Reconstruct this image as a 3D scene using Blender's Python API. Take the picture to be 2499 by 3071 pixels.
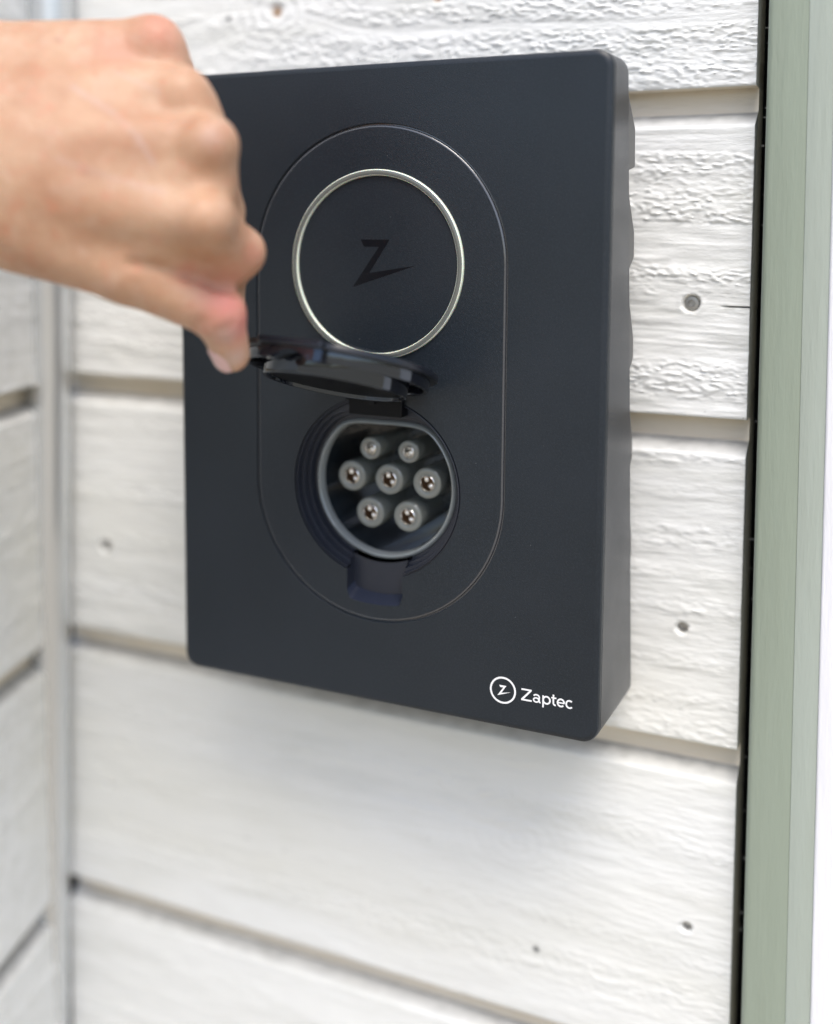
import bpy, bmesh, math, random
import numpy as np
from math import sin, cos, pi, radians
from mathutils import Matrix, Vector
from mathutils.geometry import tessellate_polygon

for o in list(bpy.data.objects): bpy.data.objects.remove(o)
scene = bpy.context.scene
COL = scene.collection
MM = 0.001
# ------------------------------------------------------------------ camera
cam_d = bpy.data.cameras.new('camera'); cam = bpy.data.objects.new('camera', cam_d); COL.objects.link(cam)
cam.matrix_world = Matrix([[0.9009621, -0.0467984, 0.4313666, 0.195261], [0.4338767, 0.0873753, -0.8967255, -0.399748], [0.0042745, 0.9950756, 0.0990266, 0.060241], [0, 0, 0, 1]])
FPX, PX, PY = 3505.72, 1146.20, 1049.24      # focal length and optical centre in pixels of the 2499 px wide frame (a cropped photo)

cam_d.sensor_fit = 'HORIZONTAL'; cam_d.sensor_width = 36.0
cam_d.lens = FPX / 2499 * 36
cam_d.shift_x = -(PX - 1249.5) / 2499
cam_d.shift_y = (PY - 1535.5) / 2499
cam_d.clip_start = 0.01; cam_d.clip_end = 300
cam_d.dof.use_dof = True
cam_d.dof.focus_distance = 0.432
cam_d.dof.aperture_fstop = 3.3
scene.camera = cam
# ------------------------------------------------------------------ light
SUN_EL, SUN_AZ = 60.0, 30.0       # azimuth: degrees to the right of the wall normal (towards the viewer)
world = bpy.data.worlds.new('World'); scene.world = world; world.use_nodes = True
wn = world.node_tree.nodes; wl = world.node_tree.links
sky = wn.new('ShaderNodeTexSky'); sky.sky_type = 'NISHITA'; sky.sun_disc = False
sky.sun_elevation = radians(SUN_EL); sky.sun_rotation = radians(180 - SUN_AZ)
sky.dust_density = 2.8; sky.air_density = 1.0; sky.ozone_density = 1.0
wl.new(sky.outputs[0], wn['Background'].inputs[0]); wn['Background'].inputs[1].default_value = 0.15
sd = bpy.data.lights.new('sun', 'SUN'); sun = bpy.data.objects.new('sun', sd); COL.objects.link(sun)
sd.energy = 1.5; sd.angle = radians(30); sd.color = (1.0, 0.96, 0.895)
sdir = Vector((sin(radians(SUN_AZ)) * cos(radians(SUN_EL)), -cos(radians(SUN_AZ)) * cos(radians(SUN_EL)), sin(radians(SUN_EL))))
sun.rotation_euler = sdir.to_track_quat('Z', 'Y').to_euler(); sun.location = sdir * 3
vs = scene.view_settings; vs.view_transform = 'Standard'; vs.look = 'None'; vs.gamma = 1.0
vs.exposure = 0.65; vs.use_curve_mapping = False
scene.render.engine = 'CYCLES'

# ------------------------------------------------------------------ helpers
def link(o, parent=None):
    COL.objects.link(o)
    if parent is not None: o.parent = parent
    return o
def tag(o, label=None, cat=None, group=None, kind=None):
    if label: o['label'] = label
    if cat: o['category'] = cat
    if group: o['group'] = group
    if kind: o['kind'] = kind
    return o
def empty(name, loc=(0, 0, 0), **k):
    o = bpy.data.objects.new(name, None); o.empty_display_size = 0.02
    o.location = [c * MM for c in loc]; link(o); return tag(o, **k)
def mesh(name, V, F, m, parent=None, smooth=False, angle=None):
    me = bpy.data.meshes.new(name)
    V = np.asarray(V, float) * MM
    me.from_pydata(V.tolist(), [], F)
    me.materials.append(m)
    if smooth:
        me.shade_smooth() if hasattr(me, 'shade_smooth') else None
        if angle is not None: me.set_sharp_from_angle(angle=radians(angle))
    me.update()
    return link(bpy.data.objects.new(name, me), parent)
class MB:
    def __init__(s): s.V = []; s.F = []
    def add(s, V, F):
        b = len(s.V); s.V += [tuple(v) for v in V]; s.F += [[i + b for i in f] for f in F]
    def loft(s, loops, closed=True):
        n = len(loops[0]); V = [p for l in loops for p in l]; F = []
        m = n if closed else n - 1
        for k in range(len(loops) - 1):
            for i in range(m):
                j = (i + 1) % n
                F.append([k * n + i, k * n + j, (k + 1) * n + j, (k + 1) * n + i])
        s.add(V, F)
    def cap(s, loops):
        flat = [p for l in loops for p in l]
        T = tessellate_polygon([[Vector(p) for p in l] for l in loops])
        s.add(flat, [list(t) for t in T])
    def box(s, a, b):
        x0, y0, z0 = a; x1, y1, z1 = b
        s.add([(x0,y0,z0),(x1,y0,z0),(x1,y1,z0),(x0,y1,z0),(x0,y0,z1),(x1,y0,z1),(x1,y1,z1),(x0,y1,z1)],
              [[3,2,1,0],[4,5,6,7],[0,1,5,4],[1,2,6,5],[2,3,7,6],[3,0,4,7]])
    def prism(s, poly, f0, f1):     # poly of 2-D points; f0/f1 map a point to its two ends
        A = [f0(p) for p in poly]; B = [f1(p) for p in poly]
        s.loft([A, B]); s.cap([A]); s.cap([B])
    def done(s, name, m, parent=None, smooth=True, angle=35, bevel=0, fix=True):
        o = mesh(name, s.V, s.F, m, parent)
        bm = bmesh.new(); bm.from_mesh(o.data)
        bmesh.ops.remove_doubles(bm, verts=bm.verts, dist=1e-6)
        if fix: bmesh.ops.recalc_face_normals(bm, faces=bm.faces)
        bm.to_mesh(o.data); bm.free()
        if smooth:
            o.data.shade_smooth(); o.data.set_sharp_from_angle(angle=radians(angle))
        if bevel:
            b = o.modifiers.new('bevel', 'BEVEL'); b.width = bevel * MM; b.segments = 2; b.limit_method = 'ANGLE'; b.angle_limit = radians(40)
            b.harden_normals = False
        return o

def mat(name, base=(.5, .5, .5), rough=.5, metal=0, spec=.5, coat=0, coat_rough=.05, sss=0, trans=0, ior=1.5):
    m = bpy.data.materials.new(name); m.use_nodes = True
    b = m.node_tree.nodes['Principled BSDF']
    b.inputs['Base Color'].default_value = (*base, 1); b.inputs['Roughness'].default_value = rough
    b.inputs['Metallic'].default_value = metal; b.inputs['Specular IOR Level'].default_value = spec
    b.inputs['Coat Weight'].default_value = coat; b.inputs['Coat Roughness'].default_value = coat_rough
    b.inputs['Transmission Weight'].default_value = trans; b.inputs['IOR'].default_value = ior
    if sss:
        b.inputs['Subsurface Weight'].default_value = sss; b.inputs['Subsurface Radius'].default_value = (1, .35, .2)
        b.inputs['Subsurface Scale'].default_value = .004
    return m
class NG:
    def __init__(s, m): s.m = m; s.t = m.node_tree; s.b = s.t.nodes['Principled BSDF']; s.bump_in = None
    def n(s, typ, **k):
        nd = s.t.nodes.new(typ)
        for a, v in k.items():
            if a in nd.bl_rna.properties: setattr(nd, a, v)
            else: nd.inputs[a].default_value = v
        return nd
    def l(s, a, b): s.t.links.new(a, b)
    def coords(s, scale=(1, 1, 1)):
        tc = s.n('ShaderNodeTexCoord'); mp = s.n('ShaderNodeMapping'); mp.inputs['Scale'].default_value = scale
        s.l(tc.outputs['Object'], mp.inputs[0]); return mp.outputs[0]
    def noise(s, scale, detail=4, vec=None, rough=.5, dist=0):
        nd = s.n('ShaderNodeTexNoise'); nd.inputs['Scale'].default_value = scale; nd.inputs['Detail'].default_value = detail
        nd.inputs['Roughness'].default_value = rough; nd.inputs['Distortion'].default_value = dist
        s.l(vec if vec is not None else s.coords(), nd.inputs['Vector']); return nd.outputs['Fac']
    def ramp(s, fac, stops):
        r = s.n('ShaderNodeValToRGB'); e = r.color_ramp.elements
        while len(e) < len(stops): e.new(.5)
        for el, (p, c) in zip(e, stops):
            el.position = p; el.color = (*c, 1) if len(c) == 3 else c
        s.l(fac, r.inputs[0]); return r.outputs[0]
    def mix(s, a, b, fac, mode='MIX'):
        m = s.n('ShaderNodeMix', data_type='RGBA', blend_type=mode)
        for v, i in ((fac, 0), (a, 6), (b, 7)):
            if hasattr(v, 'is_linked') or hasattr(v, 'links'): s.l(v, m.inputs[i])
            else: m.inputs[i].default_value = v if i == 0 else (*v, 1)
        return m.outputs[2]
    def bump(s, h, dist, strength=1):
        b = s.n('ShaderNodeBump'); b.inputs['Distance'].default_value = dist; b.inputs['Strength'].default_value = strength
        s.l(h, b.inputs['Height'])
        if s.bump_in is not None: s.l(s.bump_in, b.inputs['Normal'])
        s.bump_in = b.outputs[0]; s.l(b.outputs[0], s.b.inputs['Normal'])
    def color(s, c): s.l(c, s.b.inputs['Base Color'])
    def rough(s, c): s.l(c, s.b.inputs['Roughness'])

# ------------------------------------------------------------------ materials
# matte fine-textured charger plastic
M_case = mat('case plastic', (.010, .0152, .022), .36, spec=.42)
M_case.node_tree.nodes['Principled BSDF'].inputs['Sheen Weight'].default_value = .06
M_case.node_tree.nodes['Principled BSDF'].inputs['Sheen Roughness'].default_value = .35
g = NG(M_case); v = g.coords()
g.rough(g.ramp(g.noise(16, 4, v), [(.3, (.30,) * 3), (.7, (.46,) * 3)]))
cc = g.ramp(g.noise(25, 4, v), [(.3, (.0085, .0135, .0195)), (.7, (.0118, .0172, .0245))])
g.color(g.mix(cc, (.0165, .0225, .031), g.ramp(g.noise(1500, 2, v), [(.48, (0, 0, 0)), (.68, (.9, .9, .9))])))
g.bump(g.noise(2200, 2, v), .00012, .6)
g.bump(g.noise(700, 3, v), .00008, .3)
M_panel = M_case
M_groove = mat('groove edge', (.045, .05, .06), .2, spec=.8, coat=1)
M_gloss = mat('glossy black plastic', (.007, .008, .013), .07, spec=.95, coat=.35)
M_gloss.node_tree.nodes['Principled BSDF'].inputs['Specular Tint'].default_value = (.72, .86, 1, 1)  # blue of the reflected sky tinted into the specular colour
g = NG(M_gloss); g.bump(g.noise(95, 2, g.coords((1, 1, .2))), .0012, .7)
M_blk = mat('black plastic', (.006, .007, .010), .5, spec=.2)
M_lid = mat('lid plastic', (.006, .008, .013), .30, spec=.5)
M_lidin = mat('lid seal rubber', (.003, .0035, .005), .42, spec=.18)
M_emb = mat('emblem plastic', (.004, .005, .008), .3, spec=.25)
M_recess = mat('recess plastic', (.016, .020, .032), .38)
M_cav = mat('socket cavity plastic', (.016, .023, .031), .10, spec=.8, coat=1)
M_navy = mat('notch plastic', (.018, .024, .045), .45)
M_house = mat('rear housing plastic', (.12, .12, .118), .5)
M_white = mat('white print', (.85, .86, .88), .5)
M_ringtop = mat('clear light guide', (.13, .14, .13), .12, coat=.6)
M_ringside = mat('pale light guide edge', (.86, .89, .74), .3, coat=.3, sss=.3)
M_rim = mat('clear socket collar', (.27, .30, .31), .05, spec=.9, coat=1, coat_rough=.03)
M_sleeve = mat('translucent pin sleeve', (.36, .39, .365), .14, spec=.8, coat=1, coat_rough=.03, trans=.5)
M_steel = mat('silver contact', (.90, .88, .84), .22, metal=1)
M_brass = mat('brass contact', (.26, .17, .10), .4, metal=.8)
M_zinc = mat('zinc screw', (.45, .44, .42), .4, metal=1)
M_ground = mat('paving', (.37, .32, .235), .9)
g = NG(M_ground); g.color(g.ramp(g.noise(6, 6), [(.3, (.33, .285, .205)), (.7, (.41, .355, .265))]))
M_membrane = mat('wind barrier', (.004, .004, .005), .8, spec=.2)
g = NG(M_membrane); g.bump(g.noise(900, 3), .0003, .6)
M_sheath = mat('lint', (.35, .35, .34), .9)

# thick white paint over rough-sawn wood
def wood_paint(name, base, dirt_shade, axis, stain_light=True):
    m = mat(name, base, .42, spec=.4)
    g = NG(m)
    sc = (1, 1, 1)
    if axis == 'x': v = g.coords((.25, 1, 1))
    else: v = g.coords((1, 1, .12))
    big = g.noise(14, 5, v); fine = g.noise(260, 4, v, .6); mid = g.noise(900, 3, v, .6)
    c = g.ramp(big, [(.25, dirt_shade), (.6, base)])
    st_v = g.coords((.16, 1, 1) if axis == 'x' else (1, 1, .08))
    k_ = .86 if axis == 'x' else .90
    c = g.mix(c, (base[0] * k_, base[1] * k_, base[2] * (k_ - .02)), g.ramp(g.noise(95, 5, st_v, .65), [(.46, (0, 0, 0)), (.66, (.75, .75, .75))]))
    c = g.mix(c, (base[0] * .95, base[1] * .93, base[2] * .86), g.ramp(g.noise(9, 3, v), [(.54, (0, 0, 0)), (.78, (.7, .7, .7))]))
    if stain_light:
        at = g.n('ShaderNodeAttribute'); at.attribute_name = 'stain_light'
        sep = g.n('ShaderNodeSeparateColor'); g.l(at.outputs['Color'], sep.inputs[0])
        c = g.mix(c, (.30, .17, .08), sep.outputs[0]); c = g.mix(c, (.035, .036, .040), sep.outputs[1])  # red: knots; green: cracks, flecks, dirt and painted groove shade
        c = g.mix(c, (.74, .65, .50), sep.outputs[2])  # blue: cream, mainly bounce light painted into the recesses
    g.color(c)
    g.bump(fine, .0008 if axis == 'x' else .0005, .8)
    g.bump(mid, .00022, .6)
    return m
M_clad = wood_paint('white painted cladding', (.80, .81, .80), (.74, .75, .74), 'x')
M_pipe = mat('grey white conduit', (.66, .68, .69), .26, metal=.7, spec=.6)
M_post = wood_paint('white painted trim', (.80, .81, .80), (.74, .75, .74), 'z', False)
M_green = wood_paint('sage green paint', (.295, .34, .275), (.265, .31, .245), 'z', False)
M_pale = wood_paint('pale sage strip', (.39, .435, .385), (.36, .405, .355), 'z', False)
M_winwhite = wood_paint('white window paint', (.86, .86, .90), (.82, .82, .86), 'z', False)

# ------------------------------------------------------------------ value noise
def vnoise(x, y, seed):
    xi = np.floor(x).astype(np.int64); yi = np.floor(y).astype(np.int64); fx = x - xi; fy = y - yi
    fx = fx * fx * (3 - 2 * fx); fy = fy * fy * (3 - 2 * fy)
    def h(a, b):
        n = (a * 374761393 + b * 668265263 + seed * 2147483647) & 0xFFFFFFFF
        n = ((n ^ (n >> 13)) * 1274126177) & 0xFFFFFFFF
        return ((n ^ (n >> 16)) & 0xFFFF) / 65535.0
    return (h(xi, yi) * (1 - fx) + h(xi + 1, yi) * fx) * (1 - fy) + (h(xi, yi + 1) * (1 - fx) + h(xi + 1, yi + 1) * fx) * fy
def fbm(x, y, seed, o=3):
    s = 0; a = .5; t = 0
    for k in range(o): s = s + a * vnoise(x * 2 ** k, y * 2 ** k, seed + k); t += a; a *= .5
    return s / t

# ------------------------------------------------------------------ cladding
YW = 60.0
LIPS = [365, 240.5, 115.8, -10.5, -142.0, -278.7, -420.0, -560.0]        # underside of each board
def relief(x, z, seed, knots, amp=1.0):
    zz = z + 9 * (fbm(x / 160, z / 300, seed + 9, 2) - .5) + .025 * x * (seed % 3 - 1)
    for kx, kz, kr, ks in knots:
        d = np.hypot((x - kx) / 1.5, z - kz); zz = zz + np.sign(z - kz) * kr * np.exp(-(d / ks) ** 2)
    band = fbm(zz / 7.5, x / 260, seed + 31, 2)
    mask = np.clip((band - .44) * 3.6, 0, 1)
    # torn fibres: short ragged steps, longer along the grain
    a = vnoise(x / 2.3 + 2.5 * vnoise(x / 7, zz / 2, seed + 5), (z + .12 * x) / .85 + 1.2 * vnoise(x / 6, z / 3, seed + 6), seed + 1)
    b = vnoise(x / 1.5, z / .8, seed + 2)
    torn = (np.clip((a - .45) * 2.2, 0, 1) * .62 + .30 * b) * mask
    saw = fbm(x / 22, zz / 1.3, seed + 3, 3) - .5
    h = torn * 1.15 + saw * .22 + .42 * (fbm(x / 48, zz / .95, seed + 7, 2) - .5) + .85 * (fbm(x / 15, z / 4.6, seed + 8, 2) - .5) * np.clip((fbm(x / 90, z / 30, seed + 12, 2) - .4) * 5, .15, 1) + .5 * (fbm(x / 60, zz / 16, seed + 4, 2) - .5)
    for kx, kz, kr, ks in knots:
        d = np.hypot((x - kx) / 1.35, z - kz); h = h + .2 * np.sin(d * 1.5 + 2 * vnoise(x / 6, z / 6, seed)) * np.exp(-(d / (ks * .9)) ** 2)
    return h * amp
def board(name, parent, z0, z1, X0, X1, seed, xr=.9, zr=.75, knots=(), holes=(), stains=(), crack=None, place=None, label=None, amp=1.0):
    top = z1 - 14.5; zs = np.arange(z0 + .9, top - .3, zr); rows = [(z0, 19.0, 0), (z0, 9.0, 0), (z0, 1.0, 0), (z0 + .25, .25, .5)]
    rows += [(z, 0.0, 1) for z in zs] + [(top, .15, 1)]
    n = 6
    rows += [(top + (z1 - 8.6 - top) * k / n, 8.0 * k / n, .35) for k in range(1, n + 1)] + [(z1 - 8.4, 8.2, .1), (z1 + 10, 8.2, 0), (z1 + 10, 19, 0)]
    rows = np.array(rows)
    xs = np.arange(0, 1.0001, 1 / max(2, int(abs((X1(0) - X0(0)) / xr))))
    Z = np.repeat(rows[:, 0:1], len(xs), 1); D = np.repeat(rows[:, 1:2], len(xs), 1); Wt = rows[:, 2:3]
    XA, XB = X0(Z), X1(Z); X = XA + (XB - XA) * xs[None, :]
    h = relief(X, Z, seed, knots, amp) * Wt
    st = np.zeros(X.shape + (4,)); st[..., 3] = 1
    for hx, hz, r in holes:
        d = np.hypot(X - hx, Z - hz); jag = .5 * (fbm(X / 2, Z / 2, seed + 40, 2) - .5)
        m = np.clip((r - d + jag) / .9, 0, 1); h = h * (1 - m) - 3.2 * m
        h += .16 * np.exp(-((d - r - .8) / .9) ** 2)
    if crack:
        cx, cz = crack; line = cz + .6 * (fbm(X / 5, Z * 0, seed + 50, 2) - .5)
        m = np.clip((.34 - np.abs(Z - line)) / .2, 0, 1) * np.clip((X - cx) / 5, 0, 1); h -= 1.6 * m; st[..., 1] = np.maximum(st[..., 1], m * .95)
    for sx, sz, r, k in stains:
        d = np.hypot(X - sx, Z - sz) + 1.2 * (fbm(X / 3, Z / 3, seed + 60, 2) - .5)
        m = np.clip((r - d) / (r * .7), 0, 1); st[..., k] = np.maximum(st[..., k], m); h -= (1.1 * m if k == 0 else 0)
    # small flecks of dirt
    fl = vnoise(X / 1.6, Z / 1.6, seed + 70); st[..., 1] = np.maximum(st[..., 1], np.clip((fl - .988) * 70, 0, .8) * (Wt > .3))
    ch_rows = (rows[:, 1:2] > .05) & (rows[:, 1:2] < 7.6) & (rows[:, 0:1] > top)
    st[..., 3] = 1; dirt_shade = ch_rows * np.clip(.12 + .62 * D / 8 + .30 * (fbm(X / 5, Z / 1.5, seed + 82, 4) - .5), 0, .8); st[..., 1] = np.maximum(st[..., 1], dirt_shade)  # chamfer dirt together with painted shade, deepening towards the back of the groove
    cream_bounce = (rows[:, 1:2] > 7.5) | ((rows[:, 1:2] > .9) & (rows[:, 0:1] < z0 + .1))
    st[..., 2] = np.maximum(st[..., 2], cream_bounce * (.55 + .4 * fbm(X / 30, Z / 4, seed + 81, 3)))  # warm ground bounce painted on recessed faces and lip undersides
    Y = YW + D - h
    nr, nx = X.shape
    V = np.stack([X, Y, Z], -1).reshape(-1, 3)
    I = np.arange(nr * nx).reshape(nr, nx)
    Q = np.stack([I[:-1, :-1], I[:-1, 1:], I[1:, 1:], I[1:, :-1]], -1).reshape(-1, 4)
    if place is not None: V = place(V)
    me = bpy.data.meshes.new(name)
    caps = [I[:, -1].tolist(), I[:, 0].tolist()[::-1]]
    nq = len(Q); tot = nq * 4 + sum(map(len, caps))
    me.vertices.add(len(V)); me.vertices.foreach_set('co', (V * MM).ravel().astype(np.float32))
    li = np.concatenate([Q.ravel()] + [np.array(c) for c in caps]).astype(np.int32)
    me.loops.add(len(li)); me.loops.foreach_set('vertex_index', li)
    starts = np.concatenate([np.arange(nq) * 4, [nq * 4, nq * 4 + len(caps[0])]]).astype(np.int32)
    me.polygons.add(len(starts)); me.polygons.foreach_set('loop_start', starts)
    me.update(calc_edges=True); me.validate()
    ca = me.color_attributes.new('stain_light', 'FLOAT_COLOR', 'POINT'); ca.data.foreach_set('color', st.reshape(-1).astype(np.float32))
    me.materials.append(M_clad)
    me.shade_smooth(); me.set_sharp_from_angle(angle=radians(60))
    o = link(bpy.data.objects.new(name, me), parent)
    if label: o['label'] = label
    return o

XL = lambda z: -209.0 + 0 * z
XR = lambda z: 129.1 - .0066 * z
wall = empty('timber_wall', (0, 0, -560), label='white painted horizontal timber cladding behind the black charger', cat='wall')
def child_world(p): pass
BO = Vector((0, 0, .560))
def reparent(o, root):       # keep world coordinates baked in the mesh while the Empty sits at the thing's base
    o.parent = root; o.matrix_parent_inverse = root.matrix_world.inverted()
bpy.context.view_layer.update()
spec = {
 2: dict(knots=[(-79, 159, 16, 24), (60, 205, 8, 16)], stains=[(-79, 158.5, 3.8, 0), (-1, 158.5, 3.0, 0), (-79, 123, 1.8, 0), (-104, 157, 1.8, 1), (-92, 152, 1.2, 1)], holes=[(107, 160, 3.2)]),
 3: dict(holes=[(106.9, 33.8, 3.7), (-180, 34, 3.6)], crack=(117, 33.0), stains=[(106.9, 33.8, 3.4, 2)]),
 4: dict(amp=.75, holes=[(107.2, -95.8, 2.6), (-180.3, -97.2, 3.6)]),
 5: dict(amp=.6, holes=[(112.6, -220.5, 2.4), (-182, -222.5, 2.0)], stains=[(49.5, -247.5, 1.9, 1)], knots=[(40, -200, 8, 20)]),
}
def screw(x, z, parent, y=YW + 1.9, place=None):
    b = MB(); n = 14; L = lambda r, yy: [(x + r * cos(2*pi*i/n), yy, z + r * sin(2*pi*i/n)) for i in range(n)]
    hx = lambda r, yy: [(x + r * (1 + .0 * (i % 2)) * cos(2*pi*i/6), yy, z + r * sin(2*pi*i/6)) for i in range(6)]
    b.loft([L(2.7, y + 1.5), L(2.7, y), L(1.4, y - .1)]); b.loft([L(1.4, y - .1), L(1.15, y + 1.2)]); b.cap([L(1.15, y + 1.2)])
    if place is not None: b.V = [tuple(p) for p in place(np.array(b.V))]
    o = b.done('screw', M_zinc, None); COL.objects.unlink(o); COL.objects.link(o)
    o.parent = parent; return o
for i in range(1, len(LIPS)):
    z0 = LIPS[i]; z1 = LIPS[i - 1]; s = spec.get(i, {})
    res = (.6, .5) if i in (2, 3) else ((.9, .75) if i in (4, 5) else (2.5, 1.6))
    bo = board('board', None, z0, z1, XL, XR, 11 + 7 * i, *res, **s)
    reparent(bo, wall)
    for hx, hz, r in s.get('holes', ()): screw(hx, hz, bo)
mb = MB(); mb.box((-240, YW + 27, -700), (165, YW + 36, 400)); o = mb.done('wind_barrier', M_membrane, None, False); reparent(o, wall)
# lint and cobweb caught in the gap
rnd = random.Random(4); mb = MB()
for k in range(22):
    z = rnd.uniform(-240, 140); x = 129.9 - .0066 * z + rnd.uniform(.2, 2.2); L = rnd.uniform(.5, 3); a = rnd.uniform(0, pi); t = rnd.uniform(.03, .09); y = YW + rnd.uniform(12, 19)
    
    dx, dz = cos(a) * L / 2, sin(a) * L / 2
    mb.box((x - abs(dx) - t, y, z - abs(dz) * .3 - t), (x + abs(dx) + t, y + t, z + abs(dz) * .3 + t))
o = mb.done('cobweb', M_sheath, None, False); o['kind'] = 'stuff'; reparent(o, wall)

# side wall on the left, meeting the first in an inner corner
side = empty('side_wall', (-215, 30, -560), label='white timber wall at the left edge, behind the arm, turning towards the viewer', cat='wall')
bpy.context.view_layer.update()
TH = radians(16)
def place_side(V):
    # local: x along the wall away from the corner, y depth behind the face, z up
    P = V.copy(); lx = V[:, 0]; dy = V[:, 1] - YW
    P[:, 0] = -202 + lx * sin(TH) - dy * cos(TH); P[:, 1] = 34 - lx * cos(TH) - dy * sin(TH); return P
for i in range(1, len(LIPS)):
    off = -4
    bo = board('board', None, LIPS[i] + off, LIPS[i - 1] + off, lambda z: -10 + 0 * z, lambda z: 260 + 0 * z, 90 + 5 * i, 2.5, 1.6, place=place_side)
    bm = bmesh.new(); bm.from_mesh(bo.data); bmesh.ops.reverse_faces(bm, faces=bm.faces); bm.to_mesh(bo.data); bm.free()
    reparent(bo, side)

# corner post
def strip(name, m, xl, xr, y0, y1, z0, z1, r=2.0, parent=None, seg=4, left_r=None, right_r=None):
    """board standing upright whose two edges may lean a little; rounded front arrises"""
    b = MB(); loops = []
    lr = r if left_r is None else left_r; rr = r if right_r is None else right_r
    for z in np.linspace(z0, z1, 24):
        a, c = xl(z), xr(z); L = [(a, y1, z)]
        for k in range(seg + 1):
            t = pi / 2 * k / seg; L.append((a + lr - lr * cos(t), y0 + lr - lr * sin(t), z))
        for k in range(seg + 1):
            t = pi / 2 * k / seg; L.append((c - rr + rr * sin(t), y0 + rr - rr * cos(t), z))
        L.append((c, y1, z)); loops.append(L)
    b.loft(loops); b.cap([loops[0]]); b.cap([loops[-1]])
    return b.done(name, m, parent, True, 50)
mb = MB(); L = []
for z in np.linspace(-700, 400, 24):
    cx_ = -205.6 + (z + 70) * .033; L.append([(cx_ + 10.9 * cos(2*pi*k/40), 48.0 + 10.9 * sin(2*pi*k/40), z) for k in range(40)])
mb.loft(L); mb.cap([L[0]]); mb.cap([L[-1]]); o = mb.done('conduit', M_pipe, None, True, 50)
tag(o, 'narrow round grey-white conduit running up the inner corner left of the charger', 'conduit')
# sage green casing and white window frame on the right
o = strip('window_casing', M_green, lambda z: 134.3 - .0085 * z, lambda z: 150.9 - .0150 * z, 50, 84, -700, 400, 2.2)
tag(o, 'sage green painted vertical board right of the dark gap beside the cladding', 'trim')
o = strip('pale_strip', M_pale, lambda z: 149.4 - .0150 * z, lambda z: 159.1 - .0150 * z, 49.82, 84, -700, 400, 1.0, right_r=1.2, left_r=.15)  # paler strip overlapping the right edge of the green board
tag(o, 'pale sage narrow strip between the green board and the bright white frame', 'trim')
o = strip('window_frame', M_winwhite, lambda z: 158.3 - .0150 * z, lambda z: 330 + 0 * z, 49.0, 83, -700, 400, 1.0)
tag(o, 'bright white window frame along the right edge beyond the green board', 'window frame')
mb = MB(); mb.box((140, 86, -700), (332, 96, 400)); o = mb.done('wall', M_green, None, False); tag(o, kind='structure')
mb = MB(); mb.add([(-60000, -60000, -1150), (60000, -60000, -1150), (60000, 60000, -1150), (-60000, 60000, -1150)], [[0, 1, 2, 3]])
o = mb.done('ground', M_ground, None, False); tag(o, kind='structure')

# ------------------------------------------------------------------ charger
ch = empty('wall_charger', (0, 0, 0), label='black rectangular electric car charger with round emblem panel and open socket', cat='car charger')
HW, HH = 90.0, 123.75
PC1, PC2 = 48.4, -37.8             # centres of the round ends of the pill
def rrect(hw, hh, r, y, n=9, yf=None):
    P = []
    for cx, cz, a0 in ((hw - r, hh - r, 0), (-hw + r, hh - r, 90), (-hw + r, -hh + r, 180), (hw - r, -hh + r, 270)):
        for k in range(n):
            a = radians(a0 + 90 * k / (n - 1)); x = cx + r * cos(a); z = cz + r * sin(a); P.append((x, (yf(z) if yf else y), z))
    return P
def pill(r, y, n=48):
    P = []
    for k in range(n + 1):
        a = pi * k / n; P.append((r * cos(a), y, PC1 + r * sin(a)))
    for k in range(n + 1):
        a = pi + pi * k / n; P.append((r * cos(a), y, PC2 + r * sin(a)))
    return P
def circ(r, y, cz, n=96, cx=0): return [(cx + r * cos(2*pi*k/n), y, cz + r * sin(2*pi*k/n)) for k in range(n)]
back = lambda z: 20.8 + (120 - z) * .1185
mb = MB()
R0 = 6.2
mb.cap([rrect(HW - 2.2, HH - 2.2, R0 - 2, 0), pill(53.35, 0)])
mb.loft([rrect(HW - 2.2, HH - 2.2, R0 - 2, 0), rrect(HW - 1.2, HH - 1.2, R0 - 1, .18), rrect(HW - .45, HH - .45, R0 - .4, .75), rrect(HW - .1, HH - .1, R0 - .1, 1.6), rrect(HW, HH, R0, 2.6)])
mb.loft([pill(53.35, 0), pill(53.15, .12), pill(53.05, .45), pill(53.0, 1.2)])
mb.loft([rrect(HW, HH, R0, 2.6), rrect(HW, HH, R0, 3.1)])
mb.loft([rrect(HW, HH, R0, 3.1), rrect(HW - .5, HH - .5, R0, 3.2), rrect(HW - .5, HH - .5, R0, 3.6), rrect(HW, HH, R0, 3.7), rrect(HW, HH, R0, 0, yf=back), rrect(HW - 2, HH - 2, R0 - 1, 0, yf=lambda z: back(z) + .3)])
front = mb.done('front_cover', M_case, ch, True, 28, fix=False)
bm = bmesh.new(); bm.from_mesh(front.data); bmesh.ops.recalc_face_normals(bm, faces=bm.faces); bm.to_mesh(front.data); bm.free()

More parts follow.
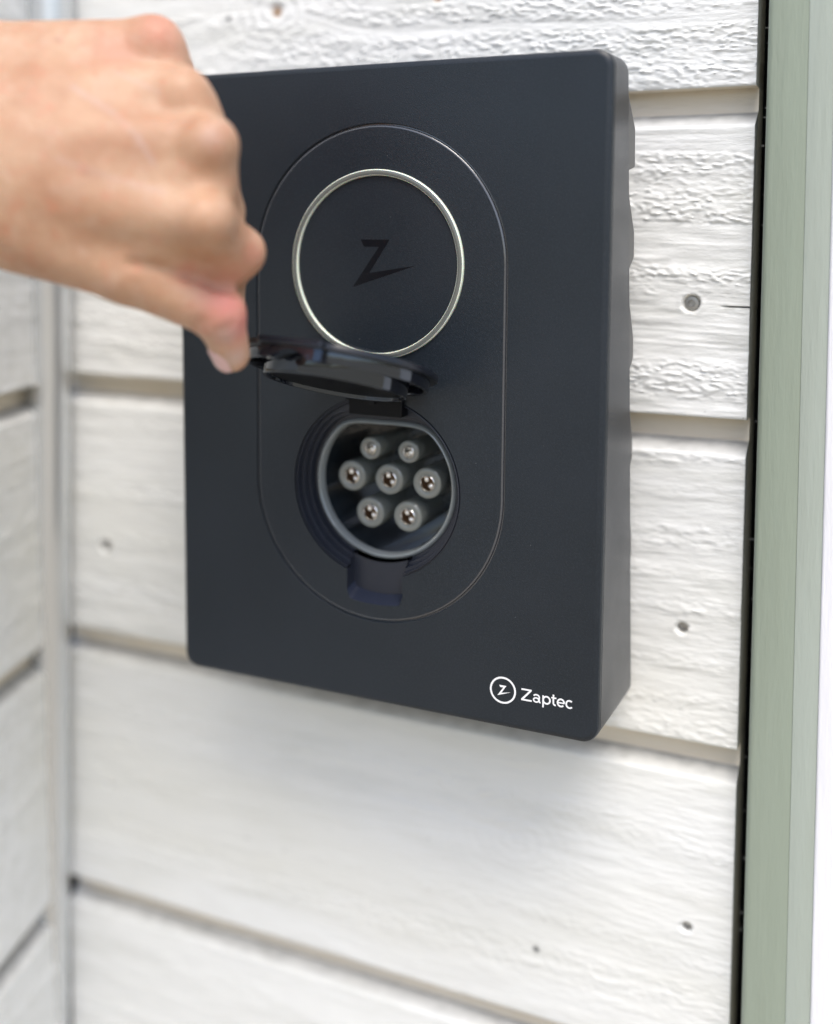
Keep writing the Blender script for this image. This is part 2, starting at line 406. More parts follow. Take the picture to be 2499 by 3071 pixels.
# pill-shaped panel with the hole for ring, socket and notch
NX = 12.0; RS = 35.7
def dloop(R, h, y, n=120, full=True, cut=True):
    """circle radius R about the socket centre, cut flat at height h above it (softened corners); open at the notch when cut"""
    P = []
    if cut:
        e = math.asin(NX / R); a0 = -pi / 2 + e; a1 = 1.5 * pi - e
    else: a0 = -pi / 2; a1 = 1.5 * pi
    for k in range(n + 1 if cut else n):
        a = a0 + (a1 - a0) * k / n
        r = R
        if h is not None and sin(a) > .05:
            q = h / sin(a); kk = 1.7
            r = -kk * math.log(math.exp(-R / kk) + math.exp(-q / kk)) if True else min(R, q)
            r = min(r, R)
        P.append((r * cos(a), y, PC2 + r * sin(a)))
    return P
arc = dloop(RS, None, 0)
notch_out = [(x, 0, -84.1 + .008 * x * x + (2.2 * max(0, abs(x) - 10.6) ** 1.2 if abs(x) > 10.6 else 0)) for x in [NX * k / 10 for k in range(-10, 11)]]
hole = arc + notch_out
mb = MB(); YP = .15
lift = lambda L, dy: [(x, y + dy, z) for x, y, z in L]
mb.cap([pill(51.7, YP), circ(36.2, YP, PC1 - .0, cx=.1), lift(hole, YP)])
mb.loft([pill(51.7, YP), pill(51.7, YP + .3)])
grv = MB(); grv.loft([pill(51.66, YP + .01), pill(52.1, YP + .1), pill(52.45, YP + .45), pill(52.55, 1.1), pill(53.1, 1.15)])
mb.loft([circ(36.2, YP, PC1, cx=.1), circ(36.1, 1.2, PC1, cx=.1), circ(33.3, 1.2, PC1, cx=.1)])
panel = mb.done('pill_panel', M_panel, ch, True, 28)
grv.done('groove', M_groove, ch, True, 60)
mb = MB(); mb.cap([circ(33.35, YP - .05, PC1, cx=.1), ])
mb.loft([circ(33.35, YP - .05, PC1, cx=.1), circ(33.6, YP + .15, PC1, cx=.1), circ(33.65, 1.2, PC1, cx=.1)])
mb.done('status_disc', M_panel, ch, True, 28)
# ring: proud clear guide with pale edges
mb = MB(); C = lambda r, y: circ(r, y, PC1, 128, cx=.1)
mb.loft([C(35.65, -1.05), C(35.0, -1.25), C(34.3, -1.25), C(33.95, -1.05)]); rt = mb.done('light_ring', M_ringtop, ch, True, 60)
mb = MB(); mb.loft([C(36.0, .9), C(36.0, -.6), C(35.9, -.9), C(35.65, -1.05)]); mb.loft([C(33.95, -1.05), C(33.75, -.9), C(33.65, -.6), C(33.65, .9)])
mb.done('ring_edge', M_ringside, rt, True, 60)
# emblem
ZP = [(-6.3, 58), (5.9, 58), (-2.6, 45.3), (16.9, 48.4), (-9.8, 39.7), (1.4, 55.25), (-4.9, 55.25)]
mb = MB(); mb.prism(ZP, lambda p: (p[0], YP - .10, p[1]), lambda p: (p[0], YP + .1, p[1])); mb.done('emblem_inlay', M_emb, ch, False)
# small printed emblem and the word
mb = MB(); ex, ez = 53.65, -109.2
mb.loft([circ(5.15, -.02, ez, 48, ex), circ(5.15, -.07, ez, 48, ex), circ(4.45, -.07, ez, 48, ex), circ(4.45, -.02, ez, 48, ex)])
zs = [(-1.45, 1.85), (1.35, 1.85), (-.62, -1.1), (3.0, -.35), (-2.15, -2.25), (.15, 1.1), (-1.1, 1.1)]
mb.prism(zs, lambda p: (ex + p[0], -.07, ez + p[1]), lambda p: (ex + p[0], -.02, ez + p[1]))
mb.done('brand_emblem', M_white, ch, False)
STK = [0]
def stroke(b, pts, w, closed=False):
    STK[0] += 1; yq = -.07 - .012 * (STK[0] % 2)
    n = len(pts); Lh = []; Rh = []
    for i, p in enumerate(pts):
        a = pts[max(i - 1, 0)] if not closed else pts[(i - 1) % n]; c = pts[min(i + 1, n - 1)] if not closed else pts[(i + 1) % n]
        d = Vector((c[0] - a[0], c[1] - a[1])).normalized(); nn = Vector((-d.y, d.x)) * w / 2
        Lh.append((p[0] + nn.x, yq, p[1] + nn.y)); Rh.append((p[0] - nn.x, yq, p[1] - nn.y))
    lo = lambda L: [(x, -.02, z) for x, y, z in L]
    b.loft([lo(Lh), Lh, Rh, lo(Rh)], closed)
def arcp(cx, cz, rx, rz, a0, a1, n=22): return [(cx + rx * cos(radians(a0 + (a1 - a0) * k / n)), cz + rz * sin(radians(a0 + (a1 - a0) * k / n))) for k in range(n + 1)]
BZ = -111.65; XH = 3.3; W_ = .60
def letter(kind, x):
    b = MB()
    if kind == 'Z':
        b.prism([(x, BZ + 4.55), (x + 3.95, BZ + 4.55), (x + 3.95, BZ + 4.0), (x + .95, BZ + .60), (x + 4.05, BZ + .60), (x + 4.05, BZ), (x - .05, BZ), (x - .05, BZ + .55), (x + 3.0, BZ + 3.95), (x, BZ + 3.95)],
                lambda p: (p[0], -.07, p[1]), lambda p: (p[0], -.02, p[1]))
    if kind == 'a':
        stroke(b, arcp(x + 1.3, BZ + 1.06, 1.0, .78, 0, 360, 30)[:-1], .54, True)
        stroke(b, arcp(x + 1.35, BZ + 2.2, 1.12, .85, 155, 0, 14) + [(x + 2.47, BZ + .5), (x + 2.65, BZ + .34), (x + 3.0, BZ + .36)], .56)
    if kind == 'p':
        stroke(b, [(x + .3, BZ + XH), (x + .3, BZ + 1), (x + .3, BZ - 1.25)], W_)
        stroke(b, arcp(x + 1.62, BZ + XH / 2, 1.3, XH / 2 - W_ / 2, 0, 360, 30)[:-1], W_, True)
    if kind == 't':
        stroke(b, [(x + .75, BZ + 4.25), (x + .75, BZ + 1.2)] + arcp(x + 1.5, BZ + 1.1, .75, .75, 180, 285, 10), W_)
        stroke(b, [(x - .05, BZ + XH - .3), (x + 1.0, BZ + XH - .3), (x + 1.9, BZ + XH - .3)], .5)
    if kind == 'e':
        stroke(b, arcp(x + 1.55, BZ + XH / 2, 1.25, XH / 2 - W_ / 2, 0, 318, 30), W_)
        stroke(b, [(x + .35, BZ + XH / 2 - .02), (x + 1.5, BZ + XH / 2 - .02), (x + 2.95, BZ + XH / 2 - .02)], .46)
    if kind == 'c':
        stroke(b, arcp(x + 1.55, BZ + XH / 2, 1.25, XH / 2 - W_ / 2, 48, 318, 30), W_)
    return b.done('letter', M_white, ch, False)
for k, x in (('Z', 60.9), ('a', 65.35), ('p', 69.0), ('t', 72.45), ('e', 74.5), ('c', 77.75)): letter(k, x)

# rear housing seen behind the cover: saw-tooth ribs
mb = MB()
prof = [(6, 116), (6, -121)]
prof += [(back(-121) + 1.0, -121)]
zt = [116, 85, 47, 8, -31, -70, -112]
ribs = []
for a, b_ in zip(zt[:-1][::-1], zt[1:][::-1]):   # from the bottom up: tooth from z=b_ (return) to a (start)
    pk = lambda z: 38.9 + (94 - z) * .062
    if b_ > -100: ribs += [(back(b_) + 1.2, b_ - 2), (pk(b_ + 6) if b_ < 80 else pk(b_), b_ + (4.5 if b_ < 80 else .2)), (pk(b_ + 16), b_ + 14)]
    else: ribs += [(back(b_) + 1.0, b_ - 3), (pk(b_ + 6), b_ + 5), (pk(b_ + 16), b_ + 14)]
prof += ribs + [(back(116) + .5, 116)]
for xa, xb in ((-88.8, -58), (58, 88.8)): mb.prism(prof, lambda p: (xa, p[0], p[1]), lambda p: (xb, p[0], p[1]))
mb.box((-60, 48, -118), (60, 50, -5)); mb.box((-60, 18, -5), (60, 36, 114))
mb.done('rear_housing', M_house, ch, True, 25, bevel=.5)
mb = MB(); mb.box((-55, 50.5, -85), (55, 64, 70)); mb.done('wall_bracket', M_blk, ch, False)

# socket surround: stepped rings cut by the notch
YN = 6.2
mb = MB()
mb.loft([dloop(RS, None, YP), dloop(RS - .02, None, YP + 1.1), dloop(RS - .6, None, YP + 1.1), dloop(RS - .68, None, YP + .35), dloop(RS - 1.0, None, YP + .25), dloop(RS - 1.15, None, YP + .5), dloop(RS - 1.2, None, 3.2)], False)
mb.loft([dloop(RS - 1.2, None, 3.2), dloop(33.4, 29.2, 3.2)], False)
mb.loft([dloop(33.4, 29.2, 3.2), dloop(33.2, 29.0, 3.5), dloop(33.0, 28.8, 6.2)], False)
mb.loft([dloop(33.0, 28.8, 6.2), dloop(31.8, 27.6, 6.2)], False)
mb.loft([dloop(31.8, 27.6, 6.2), dloop(31.7, 27.5, 6.5), dloop(31.5, 27.2, 9.6)], False)
mb.loft([dloop(31.5, 27.2, 9.6), dloop(30.2, 25.2, 9.8)], False)
def sidewall(sgn):
    zs_ = -71.3
    x = sgn * NX
    zA = PC2 - math.sqrt(RS**2 - NX**2); zB = PC2 - math.sqrt(30.2**2 - NX**2)
    pts = [(x, YP, zA), (x, YP, -79.5), (x * .985, YN, -78.0), (x * .985, YN, zB), (x, 9.8, zB), (x, 9.6, zB - .5), (x, 6.2, zB - 1.2), (x, 6.2, zB - 2.2), (x, 3.2, zB - 2.6), (x, 3.2, zA + .3)]
    mb.add(pts, [list(range(len(pts)))])
for s_ in (-1, 1): sidewall(s_)
mb.done('socket_surround', M_recess, ch, True, 30)
mb = MB()
xs_ = [NX * k / 10 for k in range(-10, 11)]
lowz = lambda x: -81.3 + .012 * x * x + (1.6 * max(0, abs(x) - 10.6) ** 1.2 if abs(x) > 10.6 else 0)
mb.loft([[(x, YN, PC2 - math.sqrt(30.9 ** 2 - x * x)) for x in xs_], [(x, YN, lowz(x)) for x in xs_]], False)
mb.done('notch_floor', M_recess, ch, False)
mb = MB(); upz = lambda x: -84.1 + .008 * x * x + (2.2 * max(0, abs(x) - 10.6) ** 1.2 if abs(x) > 10.6 else 0)
mb.loft([[(x, YP, upz(x)) for x in xs_], [(x, YN, lowz(x)) for x in xs_]], False); mb.done('notch_lip', M_navy, ch, True, 50)
# clear collar around the cavity
D2 = lambda R, h, y: dloop(R, h, y, 140, cut=False)
mb = MB(); mb.loft([D2(30.4, 25.6, 10.4), D2(30.2, 25.3, 9.0), D2(29.5, 24.6, 8.2), D2(29.0, 24.1, 8.05), D2(28.6, 23.7, 8.5), D2(28.3, 23.4, 9.6), D2(27.9, 22.9, 11.6)])
rim = mb.done('socket_collar', M_rim, ch, True, 60)
mb = MB(); mb.loft([D2(27.8, 22.8, 11.5), D2(27.3, 22.3, 44)]); mb.cap([D2(27.3, 22.3, 44)])
mb.done('socket_cavity', M_cav, ch, True, 40)
# pins
def sleeve(x, z, r, rc, small=False):
    n = 36; c = lambda rr, y: circ(rr, y, z, n, x)
    b = MB(); b.loft([c(r + .15, 43.9), c(r, 20), c(r, 12.7), c(r - .25, 12.2), c(r - .8, 11.9), c(rc + .9, 12.0), c(rc + .55, 12.3), c(rc + .5, 12.6)])
    s = b.done('pin_sleeve', M_sleeve, ch, True, 60)
    b = MB(); b.loft([c(rc + .6, 12.5), c(rc + .55, 12.0), c(rc + .1, 11.75), c(rc - .2, 12.2), c(rc - .25, 13)])
    b.done('contact_ring', M_steel, s, True, 60)
    b = MB(); b.loft([c(rc - .25, 12.9), c(rc - .35, 17.5)]); b.cap([c(rc - .35, 17.5)])
    b.done('contact_tube', M_brass if not small else M_steel, s, True, 40)
    balls = [(-.45, .62), (.42, -.6)] if not small else [(.3, -.35)]
    for bx, bz in balls:
        b = MB(); q = 10; rr = rc * (.46 if not small else .6); loops = []
        for k in range(1, q):
            a = pi * k / q; loops.append([(x + bx * rc * .75 + rr * sin(a) * cos(2*pi*j/14), 14.2 - rr * cos(a), z + bz * rc * .75 + rr * sin(a) * sin(2*pi*j/14)) for j in range(14)])
        b.loft(loops); b.cap([loops[0]]); b.cap([loops[-1]])
        b.done('contact_tip', M_steel, s, True, 60)
for x, z in ((-8.35, -24.9), (8.35, -24.9)): sleeve(x + .4, z, 4.6, 2.1, True)
for x, z in ((-16.5, -36.7), (0, -36.7), (16.5, -36.7), (-8.25, -50.9), (8.25, -50.9)): sleeve(x + .4, z, 6.2, 2.9)
# hinge bracket
mb = MB(); mb.box((-10.2, -2.2, -9.2), (12.4, 3.5, -2.4)); mb.box((-12.6, -.6, -4.0), (-8.8, 3.5, 1.2)); mb.box((9.0, -1.2, -5.5), (12.2, 3.5, .5))
hb = mb.done('hinge_bracket', M_lidin, ch, True, 30, bevel=.45)
mb = MB(); mb.box((-1.0, -3.3, -4.6), (1.4, 0, -2.2)); mb.done('hinge_pin', M_blk, hb, False, bevel=.2)

# lid, swung up
lid = bpy.data.objects.new('lid', None); lid.empty_display_size = .01; link(lid, ch)
th = radians(17.3); yw = radians(-2.5)
u = Vector((0, -cos(th), sin(th))); n0 = Vector((0, sin(th), cos(th))); xx = Vector((cos(yw), 0, 0)) + n0 * sin(yw); n1 = n0 * cos(yw) - Vector((sin(yw), 0, 0))
Mx = Matrix((xx, u, n1)).transposed().to_4x4(); Mx.translation = Vector((.6, 4.2, 4.1)) * MM
lid.matrix_local = Mx
# remove the Empty as a node: the lid cover itself is the part
bpy.data.objects.remove(lid)
def lid_obj(mbuilder, name, m, parent=None, **k):
    o = mbuilder.done(name, m, parent, **k)
    if parent is None: o.parent = ch; o.matrix_local = Mx
    return o
UC = 36.0
def disc(R, w, tab, n=96):
    P = []
    for k in range(n):
        a = 2 * pi * k / n; x = R * cos(a); v_ = UC + R * sin(a)
        P.append((x, v_, w))
    if tab:
        # replace the arc |x|<12.5 at the far end by the tab outline
        L = [p for p in P if not (p[1] > UC and abs(p[0]) < 12.6)]
        right = [p for p in L if p[0] > 0 and p[1] >= UC]; left = [p for p in L if p[0] < 0 and p[1] >= UC]; low_ = [p for p in L if p[1] < UC]
        right.sort(key=lambda p: p[1]); left.sort(key=lambda p: -p[1])
        i = R - 36
        L = right + [(12.6 + i * .5, UC + 34.6, w), (12.4 + i * .5, UC + 37.0 + i, w), (11.6 + i * .5, UC + 37.8 + i, w), (-11.6 - i * .5, UC + 37.8 + i, w), (-12.4 - i * .5, UC + 37.0 + i, w), (-12.6 - i * .5, UC + 34.6, w)] + left
        low_.sort(key=lambda p: math.atan2(p[1] - UC, p[0])); 
        low_ = [p for p in low_ if p[0] <= 0][::1] + []
        allow = [p for p in P if p[1] < UC]
        allow.sort(key=lambda p: (math.atan2(p[1] - UC, p[0])) )
        L = L + allow
        return L
    return P
mb = MB(); A = [disc(35.2, .2, True), disc(35.8, -.1, True), disc(36, -.7, True), disc(36, -2.0, True), disc(35.6, -2.3, True)]
mb.cap([A[0]]); mb.loft(A); mb.cap([A[-1]])
cover = lid_obj(mb, 'lid', M_lid, smooth=True, angle=30)
def tube(R1, R0_, w0, w1, gap=None, cv=UC, n=96):
    b = MB(); a0, a1 = (0, 2 * pi)
    if gap: a0 = pi / 2 + gap; a1 = 2.5 * pi - gap
    m = n + 1 if gap else n
    L = lambda R, w: [(R * cos(a0 + (a1 - a0) * k / n), cv + R * sin(a0 + (a1 - a0) * k / n), w) for k in range(m)]
    prof_ = [L(R1, w0), L(R1, w1 + .35), L(R1 - .3, w1), L(R0_ + .3, w1), L(R0_, w1 + .35), L(R0_, w0)]
    b.loft(prof_, closed=not gap)
    return b
b = tube(33.4, 31.4, -2.1, -6.2, gap=.36); lid_obj(b, 'lid_skirt', M_gloss, cover, smooth=True, angle=50)
b = tube(26.2, 24.6, -2.1, -10.0, cv=36.3); lid_obj(b, 'lid_plug', M_gloss, cover, smooth=True, angle=50)
b = MB(); b.cap([[(24.65 * cos(2*pi*k/96), 36.3 + 24.65 * sin(2*pi*k/96), -8.6) for k in range(96)]]); lid_obj(b, 'lid_seal', M_lidin, cover, smooth=False)
# grip block under the tab with a scooped arch
b = MB(); W2 = 12.0
poly = [(-W2, -2.1), (-W2, -6.6)] + [(-7.5 + 15 * k / 14, -6.6 + 3.2 * sin(pi * k / 14)) for k in range(15)] + [(W2, -6.6), (W2, -2.1)]
b.prism(poly, lambda p: (p[0], UC + 35.4, p[1]), lambda p: (p[0], UC + 28.5, p[1]))
lid_obj(b, 'lid_grip', M_gloss, cover, smooth=True, angle=25)
# hinge arms from the disc back to the bracket
b = MB()
for xa in (-9.5, 6.8): b.box((xa, -1.5, -6.8), (xa + 3.0, 12, -1.8))
b.box((-9.5, -1.2, -6.5), (9.8, 3.0, -1.0))
lid_obj(b, 'hinge_arm', M_blk, cover, smooth=True, angle=30)

# ------------------------------------------------------------------ hand
HJ = {'fore0': (-263.1, -138.4, 81.2, 40.6), 'wr': (-107.6, -118.6, 88.6, 23.4), 'w5': (-91.7, -110.7, 110.1, 17.4), 'm5': (-43.8, -79.9, 120.6, 9.5), 'p5': (-48.7, -62.7, 115.2, 7.6), 'p5b': (-58.5, -54.4, 101.7, 7.2), 'p5c': (-52.6, -72.2, 87.0, 6.2), 'w4': (-88.1, -114.8, 98.1, 18.1), 'm4': (-27.4, -87.3, 103.1, 9.3), 'p4': (-41.6, -62.0, 91.4, 7.9), 'p4b': (-55.3, -52.2, 78.1, 7.6), 'p4c': (-48.9, -72.2, 70.7, 6.5), 'w3': (-84.6, -118.7, 87.9, 18.2), 'm3': (-13.5, -92.4, 86.8, 9.2), 'p3': (-26.4, -68.1, 70.7, 7.6), 'p3b': (-40.1, -53.8, 57.7, 7.3), 'p3c': (-40.9, -65.7, 54.5, 6.6), 'w2': (-84.1, -119.6, 77.3, 18.2), 'm2': (-11.3, -97.3, 63.6, 8.9), 'p2': (-9.6, -79.7, 54.1, 7.7), 'p2b': (-25.9, -64.0, 44.5, 6.9), 'p2c': (-26.7, -59.7, 26.4, 5.5), 'tm0': (-85.2, -118.9, 69.0, 17.1), 'tm1': (-37.4, -102.7, 47.6, 9.4), 'tip0': (-13.8, -86.1, 34.7, 8.3), 'tt': (-14.3, -77.8, 20.8, 6.1), 'web0': (-68.6, -111.1, 66.8, 16.8), 'web1': (-29.8, -95.7, 57.9, 10.9), 'web2': (-15.9, -80.8, 51.0, 8.1), 'a45': (-75.4, -102.2, 106.4, 15.6), 'b45': (-38.8, -78.3, 112.7, 9.3), 'a34': (-69.9, -108.7, 93.9, 16.2), 'b34': (-24.3, -85.5, 95.7, 9.6), 'a23': (-66.4, -113.0, 80.3, 16.6), 'b23': (-15.7, -92.5, 75.6, 10.2), 'c23': (-17.8, -77.7, 67.2, 7.8), 'c34': (-23.0, -75.6, 89.1, 7.5)}
HC = [('fore0', 'wr'), ('wr', 'w5'), ('wr', 'w4'), ('wr', 'w3'), ('wr', 'w2'), ('wr', 'tm0'), ('w5', 'm5'), ('m5', 'p5'), ('p5', 'p5b'), ('p5b', 'p5c'), ('w4', 'm4'), ('m4', 'p4'), ('p4', 'p4b'), ('p4b', 'p4c'), ('w3', 'm3'), ('m3', 'p3'), ('p3', 'p3b'), ('p3b', 'p3c'), ('w2', 'm2'), ('m2', 'p2'), ('p2', 'p2b'), ('p2b', 'p2c'), ('tm0', 'tm1'), ('tm1', 'tip0'), ('tip0', 'tt'), ('web0', 'web1'), ('web1', 'web2'), ('a45', 'b45'), ('a34', 'b34'), ('b34', 'c34'), ('a23', 'b23'), ('b23', 'c23')]
HK = {('p2', 'p2b'): 3, ('p2b', 'p2c'): 2, ('tip0', 'tt'): 3, ('tm1', 'tip0'): 3.5, ('web0', 'web1'): 7, ('m3', 'p3'): 4, ('m4', 'p4'): 4, ('m5', 'p5'): 4}
HS = {'k5': (-38.3, -82.7, 121.6, 6.5, 7), 'k4': (-22.6, -90.6, 102.9, 6.3, 6), 'k3': (-8.4, -97.8, 87.1, 6.4, 7), 'k2': (-6.1, -103.6, 64.1, 6.6, 7)}
FLUSH = [(-6.7, -90.5, 38.2, 9.3, 0, 0.7), (-5.2, -85.2, 31.9, 7.6, 0, 0.7), (-14.1, -92.3, 44.2, 4.5, 0, 0.45), (-18.1, -96.4, 47.2, 4.5, 0, 0.35), (-1.8, -83.6, 53.5, 5.3, 0, 0.25), (-33.1, -87.0, 124.9, 9.2, 0, 0.28), (-44.3, -94.8, 117.0, 8.9, 0, 0.22), (-60.3, -105.4, 120.7, 1.0, 2, 0.6), (-39.2, -118.3, 78.0, 0.9, 2, 0.5), (-4.4, -103.1, 88.8, 4.0, 1, 0.35), (-8.8, -89.7, 27.8, 4.6, 1, 0.5), (-9.7, -82.8, 20.3, 3.7, 1, 0.6)]
VEINS = [([(-49.3, -112.0, 104.8), (-36.9, -109.3, 97.3), (-26.3, -109.2, 88.3), (-22.3, -107.7, 81.1)], 0.9, 0.45), ([(-40.3, -102.3, 109.9), (-26.4, -99.1, 103.7)], 0.9, 0.3), ([(-46.9, -121.9, 82.3), (-32.9, -114.9, 76.7), (-18.6, -108.0, 72.4)], 1.0, 0.25)]
CREASE = [([(-29.8, -109.6, 50.8), (-24.2, -104.9, 49.7), (-18.2, -96.5, 47.2), (-13.6, -90.3, 44.7)], 1.5), ([(-13.6, -90.3, 44.7), (-8.3, -85.9, 41.9)], 2.3), ([(-17.6, -93.3, 29.3), (-12.6, -95.3, 32.9)], 0.5), ([(-18.1, -95.2, 30.9), (-14.1, -96.2, 34.1)], 0.4), ([(-8.8, -91.8, 29.8), (-6.2, -89.8, 31.6)], 0.4)]
NAIL = dict(c=(-14.3, -77.8, 20.8), t=(-0.5, 8.3, -13.9), n=(-0.472, -0.862, -0.198), l=5.2, w=4.6)

skin = mat('skin', (.60, .36, .26), .48, spec=.4, sss=.35)
g = NG(skin); v = g.coords()
c1 = g.ramp(g.noise(38, 5, v, .6), [(.32, (.55, .355, .235)), (.5, (.50, .30, .188)), (.68, (.43, .23, .135))])
c2 = g.mix(c1, (.60, .43, .33), g.ramp(g.noise(130, 3, v), [(.50, (0, 0, 0)), (.70, (.28, .28, .28))]))
c2 = g.mix(c2, (.52, .22, .13), g.ramp(g.noise(230, 3, v), [(.56, (0, 0, 0)), (.72, (.5, .5, .5))]))
at = g.n('ShaderNodeAttribute'); at.attribute_name = 'flush'
sp_ = g.n('ShaderNodeSeparateColor'); g.l(at.outputs['Color'], sp_.inputs[0])
c3 = g.mix(c2, (.66, .21, .19), sp_.outputs[0]); c3 = g.mix(c3, (.52, .38, .34), sp_.outputs[1]); c3 = g.mix(c3, (.30, .13, .08), sp_.outputs[2])
g.color(c3)
g.bump(g.noise(110, 4, v, .6), .0010, .6); wv = g.coords((1, 1, .45)); g.bump(g.noise(420, 4, wv, .6, 1.0), .0005, .6)
vo = g.n('ShaderNodeTexVoronoi'); vo.inputs['Scale'].default_value = 900; g.l(v, vo.inputs['Vector']); g.bump(vo.outputs['Distance'], .00015, .5)
def smin(a, b, k):
    h = np.clip(.5 + .5 * (b - a) / k, 0, 1); return b + (a - b) * h - k * h * (1 - h)
def sdf(P):
    d = None
    for a, b_ in HC:
        A = np.array(HJ[a][:3], np.float32); B = np.array(HJ[b_][:3], np.float32); ra, rb = HJ[a][3], HJ[b_][3]
        k = HK.get((a, b_), 5.0)
        ab = B - A; t = np.clip(((P - A) @ ab) / (ab @ ab), 0, 1)
        dd = np.sqrt(((P - A - t[..., None] * ab) ** 2).sum(-1)) - (ra + (rb - ra) * t)
        d = dd if d is None else smin(d, dd, k)
    for pts, r in CREASE:
        for a, b_ in zip(pts[:-1], pts[1:]):
            A = np.array(a, np.float32); B = np.array(b_, np.float32); ab = B - A; t = np.clip(((P - A) @ ab) / (ab @ ab), 0, 1)
            dd = np.sqrt(((P - A - t[..., None] * ab) ** 2).sum(-1)) - r; d = -smin(-d, dd, 2.0)
    for nm, (x, y, z, r, k) in HS.items():
        dd = np.sqrt(((P - np.array((x, y, z), np.float32)) ** 2).sum(-1)) - abs(r)
        d = smin(d, dd, k) if r > 0 else -smin(-d, dd, k)
    return d
def surface_nets(lo, hi, h):
    ax = [np.arange(lo[i], hi[i] + h, h, dtype=np.float32) for i in range(3)]
    nx, ny, nz = map(len, ax); F = np.empty((nx, ny, nz), np.float32)
    for i in range(0, nx, 24):
        G = np.stack(np.meshgrid(ax[0][i:i + 24], ax[1], ax[2], indexing='ij'), -1); F[i:i + 24] = sdf(G)
    S = F < 0
    cnt = np.zeros((nx - 1, ny - 1, nz - 1), np.int8); pos = np.zeros(cnt.shape + (3,), np.float32); m = 0
    offs = [(a, b, c) for a in (0, 1) for b in (0, 1) for c in (0, 1)]
    sl = lambda o: tuple(slice(o[i], (nx, ny, nz)[i] - 1 + o[i]) for i in range(3))
    for o in offs:
        for axi in range(3):
            if o[axi]: continue
            o2 = list(o); o2[axi] = 1
            f0, f1 = F[sl(o)], F[sl(o2)]; cr = (f0 < 0) != (f1 < 0)
            t = np.where(cr, f0 / np.where(cr, f0 - f1, 1), 0)
            cnt += cr
            for q in range(3): pos[..., q] += cr * ((o[q] + t) if q == axi else o[q])
    act = cnt > 0; idx = -np.ones(act.shape, np.int64); idx[act] = np.arange(act.sum())
    base = np.stack(np.nonzero(act), -1)
    V = (base + pos[act] / cnt[act][:, None]) * h + np.array([a[0] for a in ax])
    Fs = []
    for axi in range(3):
        s0 = [slice(1, -1)] * 3; s0[axi] = slice(0, -1); s1 = [slice(1, -1)] * 3; s1[axi] = slice(1, None)
        A_, B_ = S[tuple(s0)], S[tuple(s1)]; cr = A_ != B_; I = np.stack(np.nonzero(cr), -1); 
        for q in range(3):
            if q != axi: I[:, q] += 1
        u_, v_ = [(1, 2), (2, 0), (0, 1)][axi]
        def at_(du, dv):
            J = I.copy(); J[:, u_] -= du; J[:, v_] -= dv; return idx[J[:, 0], J[:, 1], J[:, 2]]
        Q = np.stack([at_(1, 1), at_(0, 1), at_(0, 0), at_(1, 0)], -1); fl = ~A_[cr]; Q[fl] = Q[fl][:, ::-1]; Fs.append(Q)
    return V, np.concatenate(Fs)
V, Fq = surface_nets((-380, -215, -2), (12, -34, 150), 1.15)
hand = mesh('person', V, Fq.tolist(), skin, None, smooth=True)
hand.data.shade_smooth()
me = hand.data; ca = me.color_attributes.new('flush', 'FLOAT_COLOR', 'POINT')
fl = np.zeros((len(V), 4)); fl[:, 3] = 1
for (x, y, z, r, ch_, am) in FLUSH:
    d = np.sqrt(((V - np.array((x, y, z))) ** 2).sum(1)); fl[:, ch_] = np.maximum(fl[:, ch_], am * np.exp(-(d / r) ** 2))
for pts, r, am in VEINS:
    pts = np.array(pts, float)
    for a, b_ in zip(pts[:-1], pts[1:]):
        t = np.clip(((V - a) @ (b_ - a)) / ((b_ - a) @ (b_ - a)), 0, 1); d = np.sqrt(((V - a - t[:, None] * (b_ - a)) ** 2).sum(1)); fl[:, 1] = np.maximum(fl[:, 1], am * np.exp(-(d / r) ** 2))
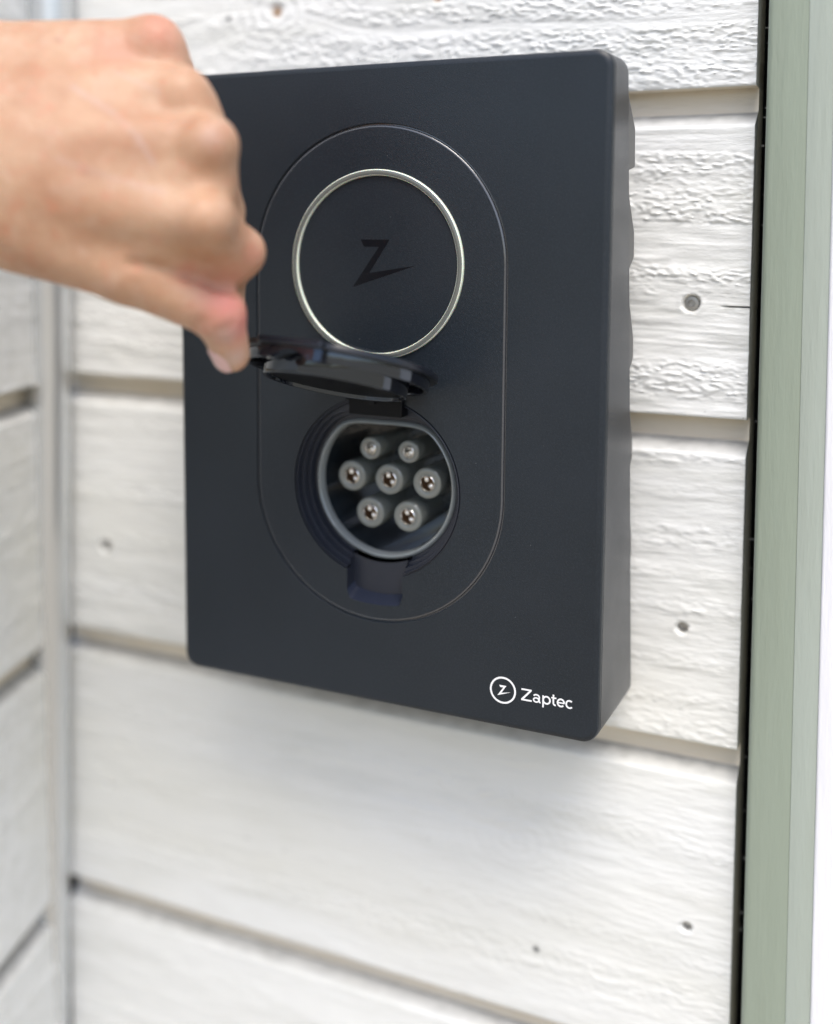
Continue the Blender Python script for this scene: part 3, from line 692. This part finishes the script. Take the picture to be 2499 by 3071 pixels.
ca.data.foreach_set('color', fl.reshape(-1).astype(np.float32))
sm = hand.modifiers.new('smooth', 'SMOOTH'); sm.factor = .5; sm.iterations = 3
tag(hand, 'bare left hand and forearm coming from the left, thumb pinching the open lid', 'person')
# thumb nail: a thin curved plate laid on the thumb's surface
nail_m = mat('nail', (.66, .43, .40), .2, spec=.5, sss=.2)
nc = np.array(NAIL['c'], float); nt = np.array(NAIL['t'], float); nt /= np.linalg.norm(nt); nn = np.array(NAIL['n'], float); nn -= nt * (nn @ nt); nn /= np.linalg.norm(nn); ns = np.cross(nn, nt)
VV = []; FF = []; NU = 17
for i in range(NU):
    for j in range(NU):
        a = (i / (NU - 1) * 2 - 1); b_ = (j / (NU - 1) * 2 - 1)
        # squircle mapping
        sx_ = a * math.sqrt(max(0, 1 - .42 * b_ * b_)); sy_ = b_ * math.sqrt(max(0, 1 - .42 * a * a))
        p = nc + nt * sy_ * NAIL['l'] + ns * sx_ * NAIL['w'] + nn * 9
        for _ in range(40):
            d = float(sdf(p[None].astype(np.float32))[0])
            if d < .02: break
            p = p - nn * max(d, .02) * .8
        e = max(abs(a), abs(b_)); VV.append(p + nn * (.55 if e < .9 else -.1))
for i in range(NU - 1):
    for j in range(NU - 1): FF.append([i * NU + j, i * NU + j + 1, (i + 1) * NU + j + 1, (i + 1) * NU + j])
mbn = MB(); mbn.add(VV, FF); mbn.done('thumb_nail', nail_m, hand, True, 70)

# dust specks on the cover
rnd = random.Random(7); mb = MB()
for k in range(40):
    x, z = rnd.uniform(-86, 87), rnd.uniform(-119, 119); r = rnd.choice([.04, .05, .06, .09]); L = [(x + r * cos(2*pi*i/5), -.03, z + r * rnd.uniform(.6, 1.3) * sin(2*pi*i/5)) for i in range(5)]
    if (x**2 + (z - PC2)**2) < 40**2 or (abs(x) < 14 and z < -60): continue
    yy = 0 if not (abs(x) < 54) else .1
    mb.cap([[(a, yy - .03, c) for a, b2, c in L]])
d = mb.done('dust', M_sheath, ch, False, fix=False); d['kind'] = 'stuff'
